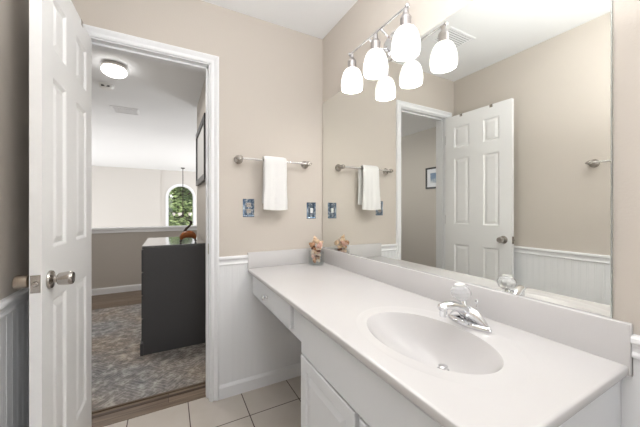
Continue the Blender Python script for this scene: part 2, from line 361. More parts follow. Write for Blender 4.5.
# foyer walls; the far one has an arched opening
WX0, WX1, WZ0, WZS = -.03, .75, -.05, 1.57   # opening, springing height
rc = (WX1 - WX0) / 2; wc = (WX0 + WX1) / 2
def arch_wall(y0, y1, x0, x1, z0, z1):
    bm = bmesh.new(); n = 20
    xs = [wc - rc * cos(pi * i / n) for i in range(n + 1)]; zs = [WZS + rc * sin(pi * i / n) for i in range(n + 1)]
    for y in (y0, y1):
        g = lambda x, z: bm.verts.new((x, y, z))
        bm.faces.new((g(x0, z0), g(WX0, z0), g(WX0, z1), g(x0, z1))); bm.faces.new((g(WX1, z0), g(x1, z0), g(x1, z1), g(WX1, z1)))
        bm.faces.new((g(WX0, z0), g(WX1, z0), g(WX1, WZ0), g(WX0, WZ0)))
        for i in range(n): bm.faces.new((g(xs[i], zs[i]), g(xs[i + 1], zs[i + 1]), g(xs[i + 1], z1), g(xs[i], z1)))
    out = [(WX0, WZ0)] + list(zip(xs, zs)) + [(WX1, WZ0)]
    for i in range(len(out)):
        a, b = out[i], out[(i + 1) % len(out)]
        bm.faces.new([bm.verts.new(p) for p in ((a[0], y0, a[1]), (b[0], y0, b[1]), (b[0], y1, b[1]), (a[0], y1, a[1]))])
    bmesh.ops.remove_doubles(bm, verts=bm.verts, dist=1e-5)
    return bm, out
bm, out = arch_wall(FY + .06, FY + .2, -.24, FX1, FZ, ZC)
struct('wall_foyer', bm, M['foyer'])
struct('wall_foyer_left_part', B(FX0, -.24, FY, FY + .2, FZ, ZC), M['foyer'])
struct('wall_foyer_left', B(FX0 - .1, FX0, KY, FY + .2, FZ, ZC), M['foyer'])
struct('wall_foyer_right', B(FX1, FX1 + .1, KY, FY + .2, FZ, ZC), M['foyer'])
bm = bmesh.new(); box(bm, FX0, FX1, KY + .02, KY + .1, FZ, -.3); box(bm, FX0, HL - .1, KY + .02, KY + .12, -.3, ZC); box(bm, 2.6, FX1, KY + .02, KY + .12, -.3, ZC)
struct('wall_foyer_near', bm, M['foyer'])
struct('floor_foyer', B(FX0, FX1, KY, FY + .2, FZ - .1, FZ), M['plank'])
win = struct('window_1', sweep(bmesh.new(), out, [(0, -.10), (0, .012), (.035, .012), (.035, -.10)] if False else [(-.03, -.02), (-.03, .02), (.035, .02), (.035, -.02)], lambda u, v, h: Vector((u, FY + .10 - h, v)), closed=True), M['trim'], loc=(wc, FY + .1, WZ0))
bm = sweep(bmesh.new(), out, [(-.002, 0), (-.002, .015), (.055, .015), (.055, 0)], lambda u, v, h: Vector((u, FY + .06 - h, v)), closed=True)
struct('window_casing', bm, M['trim'], parent=win)
bm = bmesh.new(); bm.faces.new([bm.verts.new((x, FY + .1, z)) for x, z in out]); r = bmesh.ops.extrude_face_region(bm, geom=bm.faces[:]); bmesh.ops.translate(bm, verts=[v for v in r['geom'] if isinstance(v, bmesh.types.BMVert)], vec=(0, .005, 0))
gm = bpy.data.materials.new('window_glass'); gm.use_nodes = True; nt = gm.node_tree; nt.nodes.clear()
ot = nt.nodes.new('ShaderNodeOutputMaterial'); ms = nt.nodes.new('ShaderNodeMixShader'); tr = nt.nodes.new('ShaderNodeBsdfTransparent'); gl = nt.nodes.new('ShaderNodeBsdfGlossy'); gl.inputs['Roughness'].default_value = .02
ms.inputs[0].default_value = .05; nt.links.new(tr.outputs[0], ms.inputs[1]); nt.links.new(gl.outputs[0], ms.inputs[2]); nt.links.new(ms.outputs[0], ot.inputs[0])
struct('window_pane', bm, gm, parent=win)

# ------------------------------------------------------------------ six panel door, open against the left wall
def door_point(u, n, z):                      # u along the leaf from the hinge, n out of the face towards the mirror
    a = Vector((-.35, 1.843)); d = (Vector((-.3676, 1.254)) - a).normalized(); nn = Vector((-d.y, d.x))
    p = a + d * u + nn * n
    return Vector((p.x, p.y, z))
DW, DZ0, DZ1, DT = .590, .012, 2.050, .031
us = [0, .090, .240, .362, .497, DW]; zs = [DZ0, .245, .855, 1.040, 1.650, 1.748, 1.945, DZ1]
def door_leaf():
    bm = bmesh.new()
    for side in (0, -DT):
        s = 1 if side == 0 else -1
        for i in range(5):
            for j in range(7):
                u0, u1, z0, z1 = us[i], us[i + 1], zs[j], zs[j + 1]
                if i in (1, 3) and j in (1, 3, 5):
                    rings = []
                    for ins, dep in ((0, 0), (.004, -.002), (.012, -.009), (.017, -.009), (.036, -.002)):
                        rings.append([bm.verts.new(door_point(a, side + s * dep, b)) for a, b in ((u0 + ins, z0 + ins), (u1 - ins, z0 + ins), (u1 - ins, z1 - ins), (u0 + ins, z1 - ins))])
                    for r0, r1 in zip(rings, rings[1:]):
                        for k in range(4): bm.faces.new((r0[k], r0[(k + 1) % 4], r1[(k + 1) % 4], r1[k]))
                    bm.faces.new(rings[-1])
                else:
                    bm.faces.new([bm.verts.new(door_point(a, side, b)) for a, b in ((u0, z0), (u1, z0), (u1, z1), (u0, z1))])
    for i in range(5):
        for z in (DZ0, DZ1): bm.faces.new([bm.verts.new(door_point(a, n, z)) for a, n in ((us[i], 0), (us[i + 1], 0), (us[i + 1], -DT), (us[i], -DT))])
    for j in range(7):
        for u in (0, DW): bm.faces.new([bm.verts.new(door_point(u, n, z)) for z, n in ((zs[j], 0), (zs[j + 1], 0), (zs[j + 1], -DT), (zs[j], -DT))])
    bmesh.ops.remove_doubles(bm, verts=bm.verts, dist=1e-5)
    return bm
door = struct('door_1', door_leaf(), M['door'], loc=door_point(0, 0, 0))
ROOT['door_1'] = door_point(0, 0, 0)
KU, KZ = DW - .061, .932
nd = (door_point(0, 1, 0) - door_point(0, 0, 0))
knob_prof = [(0, 0), (.031, 0), (.032, .003), (.030, .008), (.018, .011), (.0125, .014), (.0115, .022), (.0185, .024), (.0205, .026), (.0225, .040), (.0235, .054), (.0225, .062), (.0195, .0655), (.012, .0660), (.0105, .0645), (0, .0645)]
struct('door_knob', lathe(bmesh.new(), knob_prof, door_point(KU, 0, KZ), nd, 28), M['nickel'], parent=door, smooth=True)
short = [(r, min(h, .008) if h < .009 else h * .86) for r, h in knob_prof]
struct('door_knob', lathe(bmesh.new(), short, door_point(KU, -DT, KZ), -nd, 28), M['bronze'], parent=door, smooth=True)
bm = bmesh.new()
def dbox(bm, u0, u1, n0, n1, z0, z1):
    v = [bm.verts.new(door_point(u, n, z)) for u, n, z in ((u0, n0, z0), (u1, n0, z0), (u1, n1, z0), (u0, n1, z0), (u0, n0, z1), (u1, n0, z1), (u1, n1, z1), (u0, n1, z1))]
    for f in ((0, 1, 2, 3), (4, 5, 6, 7), (0, 1, 5, 4), (1, 2, 6, 5), (2, 3, 7, 6), (3, 0, 4, 7)): bm.faces.new([v[i] for i in f])
dbox(bm, DW, DW + .0015, -.028, -.003, KZ - .029, KZ + .029)
lp = struct('latch_plate', bm, M['nickel'], parent=door)
ax = door_point(1, 0, 0) - door_point(0, 0, 0)
bm = lathe(bmesh.new(), [(0, 0), (.009, 0), (.009, .004), (.006, .009), (0, .010)], door_point(DW + .001, -.0155, KZ), ax, 16)
struct('latch_bolt', bm, M['nickel'], parent=lp, smooth=True)
for z in (1.84, 1.08, .25):
    bm = bmesh.new(); dbox(bm, -.002, .0, -.030, -.001, z - .044, z + .044)
    lathe(bm, [(0, 0), (.0055, 0), (.0055, .092), (0, .092)], door_point(-.003, -DT - .003, z - .046), (0, 0, 1), 12)
    struct('hinge', bm, M['nickel'], parent=door)

def over_door_hook(u, label):
    t = bmesh.new()
    dbox(t, u - .012, u + .012, -DT - .0015, .0015, DZ1, DZ1 + .002)
    dbox(t, u - .012, u + .012, 0, .0015, DZ1 - .022, DZ1)
    dbox(t, u - .012, u + .012, -DT - .0015, -DT, DZ1 - .16, DZ1)
    p = [door_point(u, -DT - .002, DZ1 - .15), door_point(u, -DT - .006, DZ1 - .175), door_point(u, -DT - .022, DZ1 - .18), door_point(u, -DT - .03, DZ1 - .155)]
    tube(t, p, .004, 8)
    o = link_mesh('over_door_hook', t, M['nickel'], loc=door_point(u, 0, DZ1))
    tag(o, label, 'hook')
over_door_hook(.160, 'small metal hook clipped over the door top, nearer the hinges')
over_door_hook(.430, 'small metal hook clipped over the door top, nearer the free edge')

# ------------------------------------------------------------------ mirror
mr = thing('wall_mirror', 'large frameless wall mirror above the white vanity backsplash', 'mirror', (XR, .2885, .897))
link_mesh('mirror_glass', B(XR - .006, XR - .0004, .2915, 1.838, .8985, 1.9585), M['mirror'], mr)
bm = bmesh.new(); box(bm, XR - .0062, XR - .0004, .2885, .2915, .8975, 1.9585)
link_mesh('polished_edge', bm, M['mirror_edge'], mr)
bm = bmesh.new(); box(bm, XR - .0075, XR - .0004, .2885, 1.838, .8957, .8984)
link_mesh('bottom_channel', bm, M['chrome'], mr)

# ------------------------------------------------------------------ vanity top with moulded basin
ZT = .793; X0, X1, Y0, Y1 = .452, XR - .02, .256, YB - .02
BX, BY, BA, BB = .688, .610, .146, .215       # basin rim ellipse
OX, OY, OA, OB = .705, .600, .200, .275       # outer ring
def vanity_top():
    bm = bmesh.new(); r = .007
    ra = (X0 + r, X1, Y0 + r, 1.0)              # rectangular patch holding the basin
    ang = [2 * pi * i / 120 for i in range(120)]
    cor = [math.atan2(y - OY, x - OX) % (2 * pi) for x in ra[:2] for y in ra[2:]]
    ang = sorted(set(round(a, 5) for a in ang + cor))
    rings = []
    def rect_hit(a):
        dx, dy = cos(a), sin(a); t = 1e9
        if dx > 1e-9: t = min(t, (ra[1] - OX) / dx)
        if dx < -1e-9: t = min(t, (ra[0] - OX) / dx)
        if dy > 1e-9: t = min(t, (ra[3] - OY) / dy)
        if dy < -1e-9: t = min(t, (ra[2] - OY) / dy)
        return OX + dx * t, OY + dy * t
    def ell(a, ex, ey, A, Bv):                 # point of the ellipse seen along direction a
        q = 1 / sqrt((cos(a) / A) ** 2 + (sin(a) / Bv) ** 2); return ex + q * cos(a), ey + q * sin(a)
    dep = .126; dcx, dcy = .772, .612
    ts = [.10, .16, .25, .35, .45, .55, .65, .74, .82, .88, .93, .96, .985, 1.0, 1.015]
    for t in ts:
        k = max(0, 1 - t) ** 1.0
        ex = BX + (dcx - BX) * k; ey = BY + (dcy - BY) * k
        z = ZT - .0018 - dep * max(0, 1 - t ** 2.7) ** 1.15
        if t > .97: z = ZT - .0018 - dep * max(0, 1 - t ** 2.7) ** 1.15 + 0.0
        rings.append([bm.verts.new((*ell(a, ex, ey, BA * t, BB * t), z)) for a in ang])
    for s, dz in ((.12, -.0016), (.5, -.0012), (.80, -.0010), (.92, -.0004), (1.0, 0)):
        row = []
        for a in ang:
            p = ell(a, BX, BY, BA * 1.015, BB * 1.015); q = ell(a, OX, OY, OA, OB)
            row.append(bm.verts.new((p[0] + (q[0] - p[0]) * s, p[1] + (q[1] - p[1]) * s, ZT + dz)))
        rings.append(row)
    rings.append([bm.verts.new((*rect_hit(a), ZT)) for a in ang])
    n = len(ang)
    for p, q in zip(rings, rings[1:]):
        for k in range(n): bm.faces.new((p[k], p[(k + 1) % n], q[(k + 1) % n], q[k]))
    c = bm.verts.new((dcx, dcy, ZT - .0018 - dep - .002))
    for k in range(n): bm.faces.new((c, rings[0][k], rings[0][(k + 1) % n]))
    g = lambda *p: bm.verts.new(p)
    bm.faces.new((g(X0 + r, 1.0, ZT), g(X1, 1.0, ZT), g(X1, Y1, ZT), g(X0 + r, Y1, ZT)))
    # rounded front and right edges, then underside
    prof = [(r, 0), (r * .62, -.0008), (r * .29, -.002), (r * .08, -.004), (0, -.007), (0, -.021), (.003, -.024), (.05, -.024)]
    def at(ins, dz): return [g(X0 + ins, Y1, ZT + dz), g(X0 + ins, Y0 + ins, ZT + dz), g(X1, Y0 + ins, ZT + dz)]
    rows = [at(*p) for p in prof]
    for p, q in zip(rows, rows[1:]):
        for k in range(2): bm.faces.new((p[k], p[k + 1], q[k + 1], q[k]))
    bm.faces.new((g(X0 + .02, 1.08, ZT - .024), g(X1, 1.08, ZT - .024), g(X1, Y1, ZT - .024), g(X0 + .02, Y1, ZT - .024)))
    bmesh.ops.remove_doubles(bm, verts=bm.verts, dist=2e-5)
    return bm
vt = link_mesh('countertop', vanity_top(), M['marble'], loc=(XR, 1.0, ZT), smooth=True, angle=50, flat_top=True)
tag(vt, 'long white moulded marble vanity top with an oval sink, on the white cabinet', 'countertop')
link_mesh('backsplash', B(XR - .02, XR - .0006, Y0 - .004, YB - .0006, ZT - .024, .8955, bev=.003), M['marble'], vt, smooth=True)
link_mesh('backsplash', B(X0, XR - .021, YB - .02, YB - .0006, ZT - .0005, .8955, bev=.003), M['marble'], vt, smooth=True)
bm = lathe(bmesh.new(), [(0, .001), (.012, .001), (.013, .0035), (.0175, .004), (.019, .0025), (.0195, 0), (0, 0)], (.772, .612, ZT - .0018 - .126 - .001), (0, 0, 1), 32)
dr = link_mesh('drain', bm, M['chrome'], vt, smooth=True)
bm = lathe(bmesh.new(), [(0, 0), (.010, 0), (.0145, .003), (.0145, .006), (.010, .008), (0, .009)], (.772, .612, ZT - .0018 - .126 + .006), (0, 0, 1), 32)
link_mesh('stopper', bm, M['chrome'], dr, smooth=True)

# ------------------------------------------------------------------ vanity cabinet
CF = .484                                     # face frame plane
CY0, CY1 = .272, 1.046
vc = thing('vanity_cabinet', 'white sink cabinet with raised panel doors under the oval sink', 'cabinet', (CF, CY1, 0))
bm = bmesh.new()
box(bm, CF, XR - .001, CY0, CY0 + .018, 0, ZT - .025); box(bm, CF, XR - .001, CY1 - .018, CY1, 0, ZT - .025)
box(bm, CF + .06, CF + .075, CY0, CY1, 0, .095); box(bm, CF, XR - .001, CY0 + .018, CY1 - .018, .095, .113)
box(bm, CF, CF + .018, CY0 + .018, CY0 + .05, .113, ZT - .025); box(bm, CF, CF + .018, CY1 - .05, CY1 - .018, .113, ZT - .025)
box(bm, CF, CF + .018, CY0 + .05, CY1 - .05, .575, ZT - .025); box(bm, CF, CF + .018, CY0 + .05, CY1 - .05, .113, .14); box(bm, CF, CF + .018, .640, .672, .14, .575)
link_mesh('body', bm, M['cab'], vc)
def raised_panel(y0, y1, z0, z1, x, th, field=True):
    """door front in the plane x = const, face towards -x"""
    bm = bmesh.new(); rings = []
    steps = [(0, 0), (0, th - .003), (.003, th)]
    if field: steps += [(.045, th), (.050, th - .006), (.056, th - .007), (.080, th - .001)]
    for ins, h in steps:
        rings.append([bm.verts.new((x - h, a, b)) for a, b in ((y0 + ins, z0 + ins), (y1 - ins, z0 + ins), (y1 - ins, z1 - ins), (y0 + ins, z1 - ins))])
    bm.faces.new(rings[0])
    for r0, r1 in zip(rings, rings[1:]):
        for k in range(4): bm.faces.new((r0[k], r0[(k + 1) % 4], r1[(k + 1) % 4], r1[k]))
    bm.faces.new(rings[-1])
    return bm
FT = .017
def cab_knob(parent, y, z, x=CF - FT, m=None):
    bm = lathe(bmesh.new(), [(0, 0), (.008, 0), (.0075, .003), (.005, .006), (.005, .012), (.012, .016), (.0145, .021), (.013, .026), (.007, .029), (0, .030)], (x, y, z), (-1, 0, 0), 20)
    return link_mesh('knob', bm, m or M['chrome'], parent, smooth=True)
d1 = link_mesh('door', raised_panel(.6655, 1.040, .112, .594, CF, FT), M['cab'], vc)
d2 = link_mesh('door', raised_panel(.278, .6465, .112, .594, CF, FT), M['cab'], vc)
cab_knob(d1, .690, .530); cab_knob(d2, .622, .530)
link_mesh('false_front', raised_panel(.278, 1.036, .602, .757, CF, FT, field=False), M['cab'], vc)
# kneehole drawer unit between the cabinet and the back wall
ku = thing('kneehole_drawer_unit', 'shallow white drawer unit under the counter beside the back wall', 'drawer unit', (CF, YB, .62))
bm = bmesh.new(); YK = YB - .0095
box(bm, CF, CF + .018, CY1 + .001, 1.160, .628, ZT - .025); box(bm, CF, CF + .018, 1.774, YK, .628, ZT - .025); box(bm, CF, CF + .018, 1.16, 1.774, .628, .662)
box(bm, CF + .018, XR - .010, CY1 + .001, YK, .628, .640); box(bm, CF + .018, XR - .010, YK - .015, YK, .640, ZT - .025)
link_mesh('body', bm, M['cab'], ku)
dw = link_mesh('drawer', raised_panel(1.152, 1.782, .654, .764, CF, FT, field=False), M['cab'], ku)
cab_knob(dw, 1.480, .703, m=M['chrome'])

# ------------------------------------------------------------------ faucet
fc = thing('faucet', 'chrome single handle faucet with a clear round knob behind the sink', 'faucet', (.880, .605, ZT))
ZD = ZT + .0004
bm = bmesh.new()
prof = [(0, 0), (1.0, 0), (1.0, .004), (.95, .009), (.84, .013), (.6, .016), (0, .017)]
rows = []
n = 40
def stadium(k, s):                            # plan outline of the base: long oval along y, pinched towards the ends
    a = 2 * pi * k / n; y = .078 * cos(a); x = .027 * sin(a) * (1 - .30 * abs(cos(a)) ** 3)
    return x * s, y * s
for s, h in prof[1:-1]: rows.append([bm.verts.new((.880 + stadium(k, s)[0], .600 + stadium(k, 1 - (1 - s) * .4)[1], ZD + h)) for k in range(n)])
for p, q in zip(rows, rows[1:]):
    for k in range(n): bm.faces.new((p[k], p[(k + 1) % n], q[(k + 1) % n], q[k]))
bm.faces.new(rows[0]); bm.faces.new(rows[-1])
link_mesh('base_plate', bm, M['chrome'], fc, smooth=True, angle=40)
bm = bmesh.new()                              # body sweeping down to both wings
pts = [(.880, .600 + .062 * t, ZD + .013 + .030 * (1 - abs(t) ** 1.6)) for t in [i / 8 for i in range(-8, 9)]]
tube(bm, pts, [.008 + .013 * (1 - abs(i / 8) ** 1.5) for i in range(-8, 9)], 16)
link_mesh('body', bm, M['chrome'], fc, smooth=True, angle=60)
bm = bmesh.new()
sp = [(.892, .603, ZD + .028), (.870, .605, ZD + .044), (.845, .608, ZD + .060), (.815, .611, ZD + .071), (.790, .614, ZD + .073), (.768, .616, ZD + .069), (.762, .617, ZD + .066)]
tube(bm, sp, [.024, .023, .021, .0185, .0165, .0155, .010], 20, flat=.78)
spo = link_mesh('spout', bm, M['chrome'], fc, smooth=True, angle=60)
bm = lathe(bmesh.new(), [(0, 0), (.0105, 0), (.0115, .003), (.0115, .022), (0, .022)], (.776, .615, ZD + .040), (0, 0, 1), 24)
link_mesh('aerator', bm, M['chrome'], spo, smooth=True)
bm = lathe(bmesh.new(), [(0, 0), (.019, 0), (.018, .010), (.011, .018), (.008, .036), (0, .036)], (.876, .612, ZD + .046), (-.04, .05, 1), 24)
link_mesh('handle_stem', bm, M['chrome'], fc, smooth=True)
bm = bmesh.new()
kp = [(0, .0), (.014, .0), (.026, .008), (.0325, .020), (.0325, .030), (.026, .042), (.016, .049), (0, .050)]
lathe(bm, kp, (.871, .618, ZD + .078), (-.10, .06, 1), 12)
kn = link_mesh('handle_knob', bm, M['acrylic'], fc, smooth=True, angle=18)
bm = lathe(bmesh.new(), [(0, 0), (.0165, 0), (.0165, .003), (.013, .0048), (0, .0052)], (.871 - .0051, .618 + .003, ZD + .078 + .0500), (-.10, .06, 1), 24)
link_mesh('knob_cap', bm, M['white_plastic'], kn, smooth=True)
bm = tube(bmesh.new(), [(.900, .585, ZD + .030), (.903, .585, ZD + .075)], .0022, 8)
lathe(bm, [(0, 0), (.004, 0), (.0055, .004), (.004, .009), (0, .010)], (.903, .585, ZD + .073), (0, 0, 1), 12)
link_mesh('lift_rod', bm, M['chrome'], fc, smooth=True)

# ------------------------------------------------------------------ glass jar of shells
JX, JY = .899, 1.738
jw, jh = .043, .098
def jar_mesh():
    bm = bmesh.new(); rows = []
    def sq(hw, z, rc_=.008):
        pts = []
        for cx_, cy_, a0 in ((hw - rc_, hw - rc_, 0), (-hw + rc_, hw - rc_, 90), (-hw + rc_, -hw + rc_, 180), (hw - rc_, -hw + rc_, 270)):
            for k in range(4): a = R(a0 + 30 * k); pts.append((JX + cx_ + rc_ * cos(a), JY + cy_ + rc_ * sin(a), z))
        return [bm.verts.new(p) for p in pts]
    z0 = ZT + .0006
    for hw, z in ((jw - .003, z0), (jw, z0 + .003), (jw, z0 + jh - .002), (jw - .002, z0 + jh), (jw - .0045, z0 + jh - .002), (jw - .0045, z0 + .008), (jw - .008, z0 + .006)): rows.append(sq(hw, z, .009 if hw > .036 else .006))
    for p, q in zip(rows, rows[1:]):
        for k in range(16): bm.faces.new((p[k], p[(k + 1) % 16], q[(k + 1) % 16], q[k]))
    bm.faces.new(rows[0]); bm.faces.new(rows[-1]); return bm
o = link_mesh('glass_jar', jar_mesh(), M['glass'], loc=(JX, JY, ZT), smooth=True, angle=30)
tag(o, 'square clear glass jar filled with seashells in the counter corner', 'jar')
def shell_mat(n, a, b_):
    m = mat(n, a, .45); nt = m.node_tree; b = nt.nodes['Principled BSDF']; tc = nt.nodes.new('ShaderNodeTexCoord')
    wv = nt.nodes.new('ShaderNodeTexWave'); wv.inputs['Scale'].default_value = 22; wv.inputs['Distortion'].default_value = 6; wv.inputs['Detail'].default_value = 3
    mx = nt.nodes.new('ShaderNodeMix'); mx.data_type = 'RGBA'; mx.inputs[6].default_value = a; mx.inputs[7].default_value = b_
    nt.links.new(tc.outputs['Object'], wv.inputs[0]); nt.links.new(wv.outputs[1], mx.inputs[0]); nt.links.new(mx.outputs[2], b.inputs['Base Color']); return m
sm = [shell_mat('cream_shell', srgb(240, 222, 194), srgb(216, 172, 134)), shell_mat('tan_shell', srgb(214, 170, 128), srgb(150, 92, 62)),
      shell_mat('rose_shell', srgb(232, 200, 184), srgb(188, 130, 112)), shell_mat('white_shell', srgb(240, 228, 214), srgb(214, 186, 160)), shell_mat('umber_shell', srgb(140, 90, 62), srgb(84, 50, 38))]
def whelk(L=1.0, turns=3.2, rmax=.42):
    """spiral snail shell, a tube of growing radius wound about z"""
    bm = bmesh.new(); n = 44; k = 10; rows = []
    for i in range(n):
        t = i / (n - 1); g = math.exp(2.1 * (t - 1)); a = t * turns * 2 * pi
        R0 = rmax * .52 * g; r = rmax * .58 * g; z = L * (1 - g) * .85
        c = Vector((R0 * cos(a), R0 * sin(a), z)); u = Vector((cos(a), sin(a), 0)); v = Vector((0, 0, 1))
        rows.append([bm.verts.new(c + u * (r * cos(2 * pi * j / k)) + v * (r * 1.15 * sin(2 * pi * j / k))) for j in range(k)])
    for p, q in zip(rows, rows[1:]):
        for j in range(k): bm.faces.new((p[j], p[(j + 1) % k], q[(j + 1) % k], q[j]))
    bm.faces.new(rows[0]); bm.faces.new(rows[-1]); return bm
def scallop():
    bm = bmesh.new(); na, nr = 36, 7; rows = []
    for s, dz in ((1, 0), (-1, -.05)):
        for j in range(nr + 1):
            t = j / nr; row = []
            for i in range(na + 1):
                a = -1.15 + 2.3 * i / na; rr = t * (1 + .03 * cos(i * pi / 2 * 2)) * (1 - .08 * abs(a)); rib = .03 * t * cos(i * pi)
                row.append(bm.verts.new((rr * sin(a) * .62, -.5 + rr * cos(a) * 1.0, dz + .30 * sin(pi * min(1, t * .95 + .05)) ** .8 * (1 - .35 * a * a) + rib)))
            rows.append(row)
    for blk in (rows[:nr + 1], rows[nr + 1:]):
        for p, q in zip(blk, blk[1:]):
            for i in range(na): 
                try: bm.faces.new((p[i], p[i + 1], q[i + 1], q[i]))
                except ValueError: pass
    a, b = rows[nr], rows[-1]
    for i in range(na): bm.faces.new((a[i], a[i + 1], b[i + 1], b[i]))
    bmesh.ops.remove_doubles(bm, verts=bm.verts, dist=1e-4); return bm
def auger():
    bm = bmesh.new(); prof = [(0, -.9)]; z = -.88; 
    for i in range(14):
        f = (i + 1) / 14; r = .08 + .24 * f
        prof += [(r * .86, z), (r, z + .05), (r * .95, z + .09)]; z += .11
    prof += [(.18, z + .08), (0, z + .16)]
    return lathe(bm, prof, (0, 0, 0), (0, 0, 1), 14)
protos = []
def proto(bm, m, s):
    bmesh.ops.scale(bm, vec=(s, s, s), verts=bm.verts)
    return bm
spots = []
zl = ZT + .022
layers = [(ZT + .032, 6), (ZT + .058, 6), (ZT + .084, 6), (ZT + .110, 6), (ZT + .136, 4), (ZT + .158, 1)]
kinds = [whelk, scallop, auger]
cache = {}
def make_shell(kind, mi, size, loc, rot, label, group=None):
    key = (kind.__name__, mi)
    if key not in cache:
        o = link_mesh('seashell', kind(), sm[mi], smooth=True, angle=50); cache[key] = o
    else:
        o = cache[key].copy(); col.objects.link(o)
    o.location = loc; o.rotation_euler = rot; o.scale = (size, size, size)
    tag(o, label, 'seashell', group)
toplab = {(3, 0): 'tan seashell on top of the pile, on the side of the counter corner', (3, 1): 'rosy seashell on top of the pile, on the side of the back wall',
          (3, 2): 'smaller cream seashell at the top of the pile facing the room', (3, 3): 'pale seashell at the top of the pile facing the sink'}
for li, (z, cnt) in enumerate(layers):
    for k in range(cnt):
        a = k * 2 * pi / cnt + li * .8 + .4; rad = .019 if cnt > 1 else 0
        if li >= 4 and cnt > 1: rad = .034
        kd = kinds[(li + k) % 3] if li < 4 else whelk
        mi = [0, 1, 2, 3, 4][(li * 3 + k * 2) % 5]
        size = {whelk: .045, scallop: .036, auger: .024}[kd] * (1.0 if li < 4 else 1.2)
        if li < 4: rot = (random.uniform(-.6, .6) + (pi / 2 if kd is auger else 0), random.uniform(-.5, .5), a)
        else: rot = (random.uniform(.3, 1.6), random.uniform(-.5, .5), a)
        lab = 'seashell packed inside the square glass jar in the counter corner'; grp = 'seashells inside the glass jar'
        if li == 4: lab = toplab[(3, k)]; mi = [1, 2, 0, 3][k]; grp = 'seashells heaped above the jar rim'
        if li == 5: lab = 'large cream whelk seashell crowning the jar of shells'; mi = 0; size = .060; grp = 'seashells heaped above the jar rim'
        make_shell(kd, mi, size, (JX + rad * cos(a), JY + rad * sin(a), z), rot, lab, grp)

# ------------------------------------------------------------------ towel bars and towel
def towel_bar(x0, x1, z, place, label):
    """place(u, n, z): u along the wall, n out of the wall"""
    base = place((x0 + x1) / 2, 0, z)
    t = thing('towel_bar', label, 'towel bar', base, None)
    nvec = place(0, 1, 0) - place(0, 0, 0); uvec = place(1, 0, 0) - place(0, 0, 0)
    for u, s in ((x0, -1), (x1, 1)):
        bm = lathe(bmesh.new(), [(0, .0005), (.027, .0005), (.028, .005), (.024, .012), (.015, .018), (.0095, .03), (.0095, .048), (.014, .054), (.0165, .064), (.0155, .075), (.010, .081), (0, .082)], place(u, 0, z), nvec, 24)
        lathe(bm, [(0, .008), (.010, .010), (.011, .016), (.0065, .021), (.0045, .026), (0, .028)], place(u, .066, z), uvec * s, 16)
        link_mesh('post', bm, M['nickel'], t, smooth=True)
    bm = tube(bmesh.new(), [place(x0, .066, z), place(x1, .066, z)], .0075, 16)
    link_mesh('bar', bm, M['nickel'] if False else mat('pale_nickel_bar', (.72, .71, .70, 1), .22, 1.), t, smooth=True)
    return t
towel_bar(.394, .862, 1.494, lambda u, n, z: Vector((u, YB - n, z)), 'satin nickel towel bar on the back wall holding a white towel')
towel_bar(.34, .80, 1.480, lambda u, n, z: Vector((XL + n, u, z)), 'empty nickel towel bar on the left wall, seen in the mirror')
def towel():
    bm = bmesh.new(); yb, zb = YB - .066, 1.494; ro = .0225; th = .012
    path = []
    for i in range(15): t = i / 14; path.append((yb - ro - .002 - .010 * sin(pi * t) * 0 , 1.176 + (zb - 1.176) * t, -1))
    for i in range(1, 10): a = pi - pi * i / 10; path.append((yb + ro * cos(a), zb + ro * sin(a), 0))
    for i in range(14): t = i / 13; path.append((yb + ro + .002, zb - (zb - 1.215) * t, 1))
    nx = 22; outer = []; inner = []
    L = len(path)
    for i, (y, z, s) in enumerate(path):
        y0, z0, _ = path[max(i - 1, 0)]; y1, z1, _ = path[min(i + 1, L - 1)]
        t = Vector((y1 - y0, z1 - z0)).normalized(); nrm = Vector((-t.y, t.x))
        drop = max(0, zb - z) / .3; ro_, ri_ = [], []
        for j in range(nx + 1):
            u = j / nx; half = .076 + .004 * drop if s <= 0 else .078 + .002 * drop
            xc = .614 + (0 if s <= 0 else .010)
            x = xc + (u * 2 - 1) * half + .004 * sin(drop * 5 + u * 3) * drop
            wob = drop * (.006 * sin(u * 9 + 1.5 * drop) + .003 * sin(u * 21 + 2)) * (1 if s < 0 else .5)
            hem = -.003 if (.10 < (z - 1.176) < .125 and s < 0) or (.02 < (z - 1.176) < .03 and s < 0) else 0
            edge = -.005 * max(0, abs(u * 2 - 1) - .8) / .2
            puff = .004 * drop
            bulge = -wob if s < 0 else wob
            po = Vector((y, z)) + nrm * (th / 2 + hem + edge + puff)
            pi_ = Vector((y, z)) - nrm * (th / 2 + edge)
            zz = .006 * sin(u * 3.0) * drop
            ro_.append(bm.verts.new((x, po.x + bulge, po.y - zz))); ri_.append(bm.verts.new((x, pi_.x + bulge * .8, pi_.y - zz)))
        outer.append(ro_); inner.append(ri_)
    for g in (outer, inner):
        for p, q in zip(g, g[1:]):
            for j in range(nx): bm.faces.new((p[j], p[j + 1], q[j + 1], q[j]))
    for i in (0, L - 1):
        for j in range(nx): bm.faces.new((outer[i][j], outer[i][j + 1], inner[i][j + 1], inner[i][j]))
    for i in range(L - 1):
        for j in (0, nx): bm.faces.new((outer[i][j], outer[i + 1][j], inner[i + 1][j], inner[i][j]))
    return bm
o = link_mesh('hand_towel', towel(), M['towel'], loc=(.622, YB - .066, 1.494), smooth=True, angle=80)
tag(o, 'folded white terry hand towel hanging over the nickel towel bar', 'towel')

